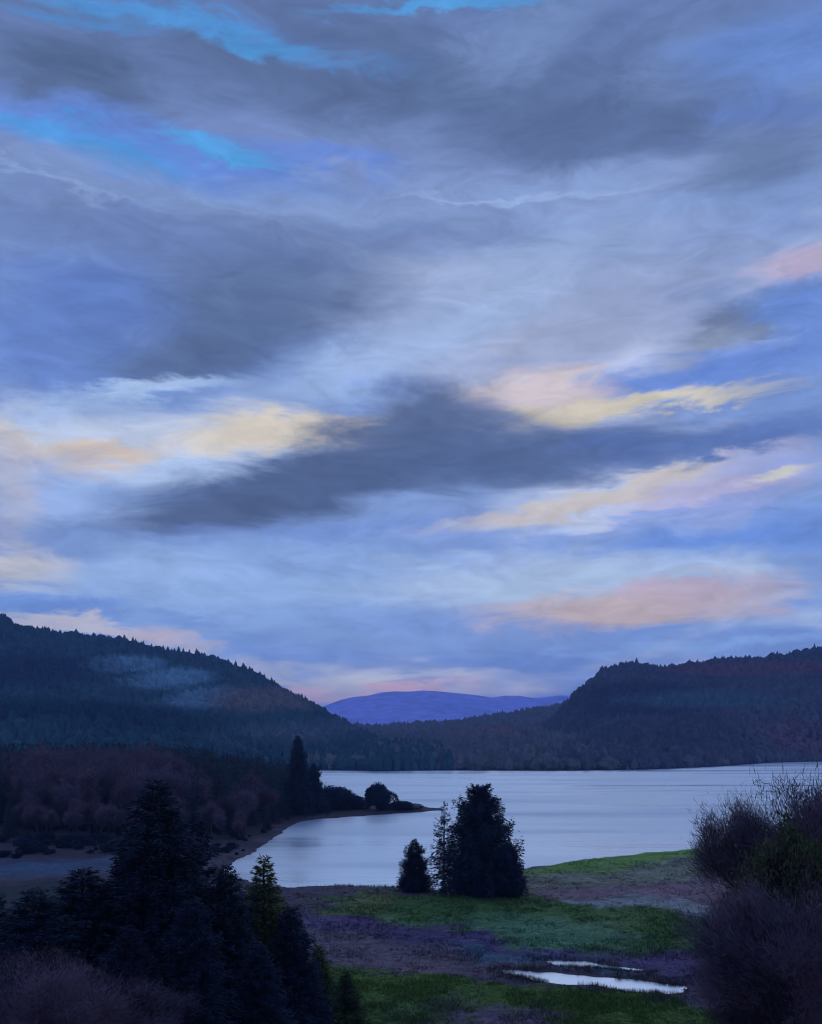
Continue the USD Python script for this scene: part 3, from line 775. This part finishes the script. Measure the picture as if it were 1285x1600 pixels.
M_LEFTWOOD = hill_mat('left_hill_wood', [(0.3, (0.027, 0.073, 0.092)), (0.7, (0.048, 0.104, 0.124))],
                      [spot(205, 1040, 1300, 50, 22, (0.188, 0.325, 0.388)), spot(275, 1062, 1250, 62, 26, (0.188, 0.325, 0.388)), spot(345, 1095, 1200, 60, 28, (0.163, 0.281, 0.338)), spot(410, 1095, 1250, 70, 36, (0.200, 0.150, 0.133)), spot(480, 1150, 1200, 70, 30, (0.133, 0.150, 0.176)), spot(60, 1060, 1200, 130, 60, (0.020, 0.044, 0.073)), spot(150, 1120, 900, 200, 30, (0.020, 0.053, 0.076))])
M_RIGHTWOOD = hill_mat('right_hill_wood', [(0.3, (0.068, 0.076, 0.107)), (0.7, (0.104, 0.100, 0.128))],
                       [spot(1000, 1090, 1300, 90, 45, (0.044, 0.048, 0.080)), spot(1110, 1095, 1250, 120, 20, (0.073, 0.133, 0.160)), spot(1180, 1045, 1450, 130, 14, (0.170, 0.080, 0.100)), spot(1250, 1150, 1100, 90, 40, (0.156, 0.092, 0.124))])
M_MIDWOOD = hill_mat('far_shore_wood', [(0.3, (0.100, 0.120, 0.140)), (0.7, (0.152, 0.133, 0.133))],
                     [spot(640, 1170, 1500, 150, 18, (0.092, 0.144, 0.164)), spot(760, 1150, 1700, 90, 18, (0.190, 0.124, 0.120)), spot(850, 1175, 1400, 80, 25, (0.073, 0.080, 0.120))])


def hill_wood(name, zfun, bounds, mat, n, seed, size, label):
    r = np.random.default_rng(seed)
    x0, x1, y0, y1 = bounds
    x = r.uniform(max(x0, -900), min(x1, 1700), n * 5); y = r.uniform(y0 * 1.01, y1, n * 5)
    px = CX + F * x / y
    ok = (px > -260) & (px < 1720) & (shore_distance(x, y) > 3)
    x, y = x[ok][:n], y[ok][:n]
    z = zfun(x, y)
    g = height(x, y)
    z = np.maximum(z, g)
    ks = []
    for i in range(4):
        path = f'/World/Looks/kinds/{name}_crown_{"abcd"[i]}'
        stage.CreateClassPrim(path)
        usdkit.mesh(stage, path + '/crown', clump(seed * 10 + i, i % 2), mat, smooth=True)
        ks.append(path)
    s = size * (0.45 + 1.25 * r.random(n)[:len(x)] ** 1.6)
    scatter(name, ks, x, y, z - .1 * s, np.c_[s * 1.2, s * 1.2, s * r.uniform(.9, 1.6, len(x))], r.uniform(0, 360, len(x)), label=label, category='wood')


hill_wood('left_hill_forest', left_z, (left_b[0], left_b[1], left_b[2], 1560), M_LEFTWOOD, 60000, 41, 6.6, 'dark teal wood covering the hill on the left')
hill_wood('right_hill_forest', right_z, (right_b[0], right_b[1], right_b[2] * .96, 1620), M_RIGHTWOOD, 60000, 42, 6.6, 'dark purplish wood covering the hill on the right')
hill_wood('far_shore_forest', mid_z, (mid_b[0], mid_b[1], 800, 2200), M_MIDWOOD, 60000, 43, 6.6, 'brown and teal wood along the far shore of the lake')

# the dark trees close by on the left
NEAR = [
    ('spruce_dense', 246, 1214, 60, 1.35, 10, 'tallest dark evergreen in the foreground, its top against the brown wood'),
    ('spruce_ragged', 306, 1262, 66, 1.15, 60, 'dark ragged evergreen close on the right of the tallest foreground tree'),
    ('spruce_ragged', 192, 1300, 63, 1.2, 110, 'dark ragged evergreen close on the left of the tallest foreground tree'),
    ('spruce_dense', 352, 1346, 62, 1.2, 160, 'dark evergreen in the dip between the tallest foreground tree and the olive one'),
    ('spruce_olive', 412, 1330, 68, 1.5, 30, 'pointed olive green evergreen standing before the small bay'),
    ('spruce_dense', 455, 1412, 66, 1.3, 80, 'blue dark evergreen just right of the pointed olive one'),
    ('spruce_dense', 128, 1352, 58, 2.0, 220, 'broad dark evergreen standing on the left of the tallest foreground trees'),
    ('spruce_dense', 52, 1384, 54, 2.0, 250, 'broad navy evergreen second from the left edge'),
    ('spruce_ragged', -12, 1376, 56, 1.8, 280, 'dark evergreen cut by the left edge'),
    ('spruce_olive', 498, 1470, 70, 1.5, 200, 'small olive evergreen stepping down to the field'),
    ('spruce_olive', 540, 1512, 72, 1.9, 20, 'lowest olive evergreen at the foot of the foreground trees beside the field'),
    ('spruce_dense', 300, 1400, 52, 1.4, 45, 'dark evergreen low in front of the tallest foreground tree'),
    ('spruce_dense', 404, 1470, 55, 1.5, 145, 'dark evergreen low in front of the pointed olive one'),
    ('spruce_dense', 200, 1440, 50, 1.5, 305, 'nearest dark evergreen at the bottom left of the middle'),
]
for kind, px, top, y, wide, rot, label in NEAR:
    tree_at('spruce_tree', kind, px, top, y, label, 'tree', wide=wide, rot=rot)
SHRUBS = [
    ('bare_shrub', 60, 1490, 46, 1.3, 0, 'brown purple bare bush in the bottom left corner', 'bush'),
    ('bare_shrub', 150, 1530, 46, 1.3, 70, 'brown purple bare bush right of the one in the bottom left corner', 'bush'),
]
for kind, px, top, y, wide, rot, label, cat in SHRUBS:
    tree_at('bare_bush', kind, px, top, y, label, cat, wide=wide, rot=rot)

# the right edge
tree_at('bare_tree', 'bare_tree_near', 1262, 1196, 80, 'tall bare brown purple tree at the right edge reaching over the lake', 'tree', wide=1.15, rot=40)
tree_at('bare_tree', 'bare_tree_near', 1216, 1252, 88, 'shorter bare purple tree left of the tall one, before the green strip', 'tree', wide=0.8, rot=170)
tree_at('leafy_bush', 'leafy_shrub', 1272, 1282, 66, 'dark olive leafy bush in front of the tall bare tree', 'bush', wide=0.5, rot=120)
tree_at('bare_bush', 'bare_shrub', 1200, 1390, 68, 'purple bare bush below the olive bush, its left side over the field', 'bush', wide=0.68, rot=10)
tree_at('bare_bush', 'bare_shrub', 1268, 1375, 58, 'purple bare bush at the right edge under the olive bush', 'bush', wide=0.9, rot=210)
tree_at('bare_bush', 'bare_shrub', 1172, 1490, 68, 'lowest purple bare bush beside the end of the pond', 'bush', wide=0.85, rot=300)

# ------------------------------------------------------------------ reeds along the pond and the bay
rng = np.random.default_rng(15)
n = 60000
ry = rng.uniform(98, 200, n); rx = (rng.uniform(480, 1180, n) - CX) / F * ry
sd = shore_distance(rx, ry)
ok = (sd > -0.9) & (sd < 1.6) & (fbm2(rx, ry, 6, 4, 66) > .53)
rx, ry, sd = rx[ok], ry[ok], sd[ok]
m = len(rx); B = 6
hgt = rng.uniform(.22, .62, (m, B)) * (0.5 + fbm2(rx, ry, 3, 3, 67))[:, None]
phi = rng.uniform(0, 2 * np.pi, (m, B))
base = np.stack([rx[:, None] + rng.normal(0, .12, (m, B)), ry[:, None] + rng.normal(0, .12, (m, B)), np.repeat(np.maximum(height(rx, ry, sd), -.4)[:, None] - .05, B, 1)], -1)
sidev = np.stack([np.cos(phi), np.sin(phi), np.zeros_like(phi)], -1) * .022
tip = base + np.stack([rng.normal(0, .22, (m, B)) * hgt, rng.normal(0, .22, (m, B)) * hgt, hgt], -1)
rv = np.stack([base - sidev, base + sidev, tip], 2).reshape(-1, 3)
reeds = usdkit.mesh(stage, '/World/reeds', (rv, np.arange(len(rv)).reshape(-1, 3)), M_GRASS)
rc = np.where(rng.random((m, 1)) < .5, [[0.11, 0.085, 0.06]], [[0.055, 0.07, 0.03]]) * rng.uniform(.6, 1.3, (m, 1))
color_var(reeds, np.repeat(rc, B * 3, 0))
data(reeds.GetPrim(), 'dry reeds along the edges of the pond and the bay', 'reeds', None, 'stuff')

# ------------------------------------------------------------------ grass
rng = np.random.default_rng(5)
n = 115000
t = rng.random(n)
gy = 1 / (1 / 230 + t * (1 / 84 - 1 / 230))
gx = (rng.uniform(330, 1560, n) - CX) / F * gy
sd = shore_distance(gx, gy)
ok = sd > 0.25
gx, gy, sd = gx[ok], gy[ok], sd[ok]
gz = height(gx, gy, sd)
col = cover_color(gx, gy)
lush = np.clip(col[:, 1] / col[:, 0], .5, 1.6)
keep = (rng.random(len(gx)) < np.clip(lush * .75, .35, 1)) & (col.max(1) < 0.42)
gx, gy, gz, col = gx[keep], gy[keep], gz[keep], col[keep]
B = 5
m = len(gx)
phi = rng.uniform(0, 2 * np.pi, (m, B)); hgt = rng.uniform(.10, .34, (m, B)) * (0.5 + 1.1 * smooth01((fbm2(gx, gy, 4, 4, 55) - .35) * 3))[:, None]
off = rng.normal(0, .16, (m, B, 2))
base = np.stack([gx[:, None] + off[..., 0], gy[:, None] + off[..., 1], np.repeat(gz[:, None] - .03, B, 1)], -1)
sidev = np.stack([np.cos(phi), np.sin(phi), np.zeros_like(phi)], -1) * .045
tip = base + np.stack([rng.normal(0, .4, (m, B)) * hgt, rng.normal(0, .4, (m, B)) * hgt, hgt], -1)
gv = np.stack([base - sidev, base + sidev, tip], 2).reshape(-1, 3)
gf = np.arange(len(gv)).reshape(-1, 3)
grass = usdkit.mesh(stage, '/World/grass', (gv, gf), M_GRASS)
gn = np.repeat(np.stack([np.cos(phi) * .35, np.sin(phi) * .35, np.ones_like(phi)], -1)[:, :, None, :], 3, 2).reshape(-1, 3)   # blades shade with the sward
gn /= np.linalg.norm(gn, axis=1, keepdims=True)
grass.CreateNormalsAttr(Vt.Vec3fArray.FromNumpy(gn.astype(np.float32)))
grass.SetNormalsInterpolation('vertex')
color_var(grass, np.repeat(col * rng.uniform(.75, 1.3, (m, 1)), B * 3, 0))
data(grass.GetPrim(), 'short grass and heath on the shore fields', 'grass', None, 'stuff')
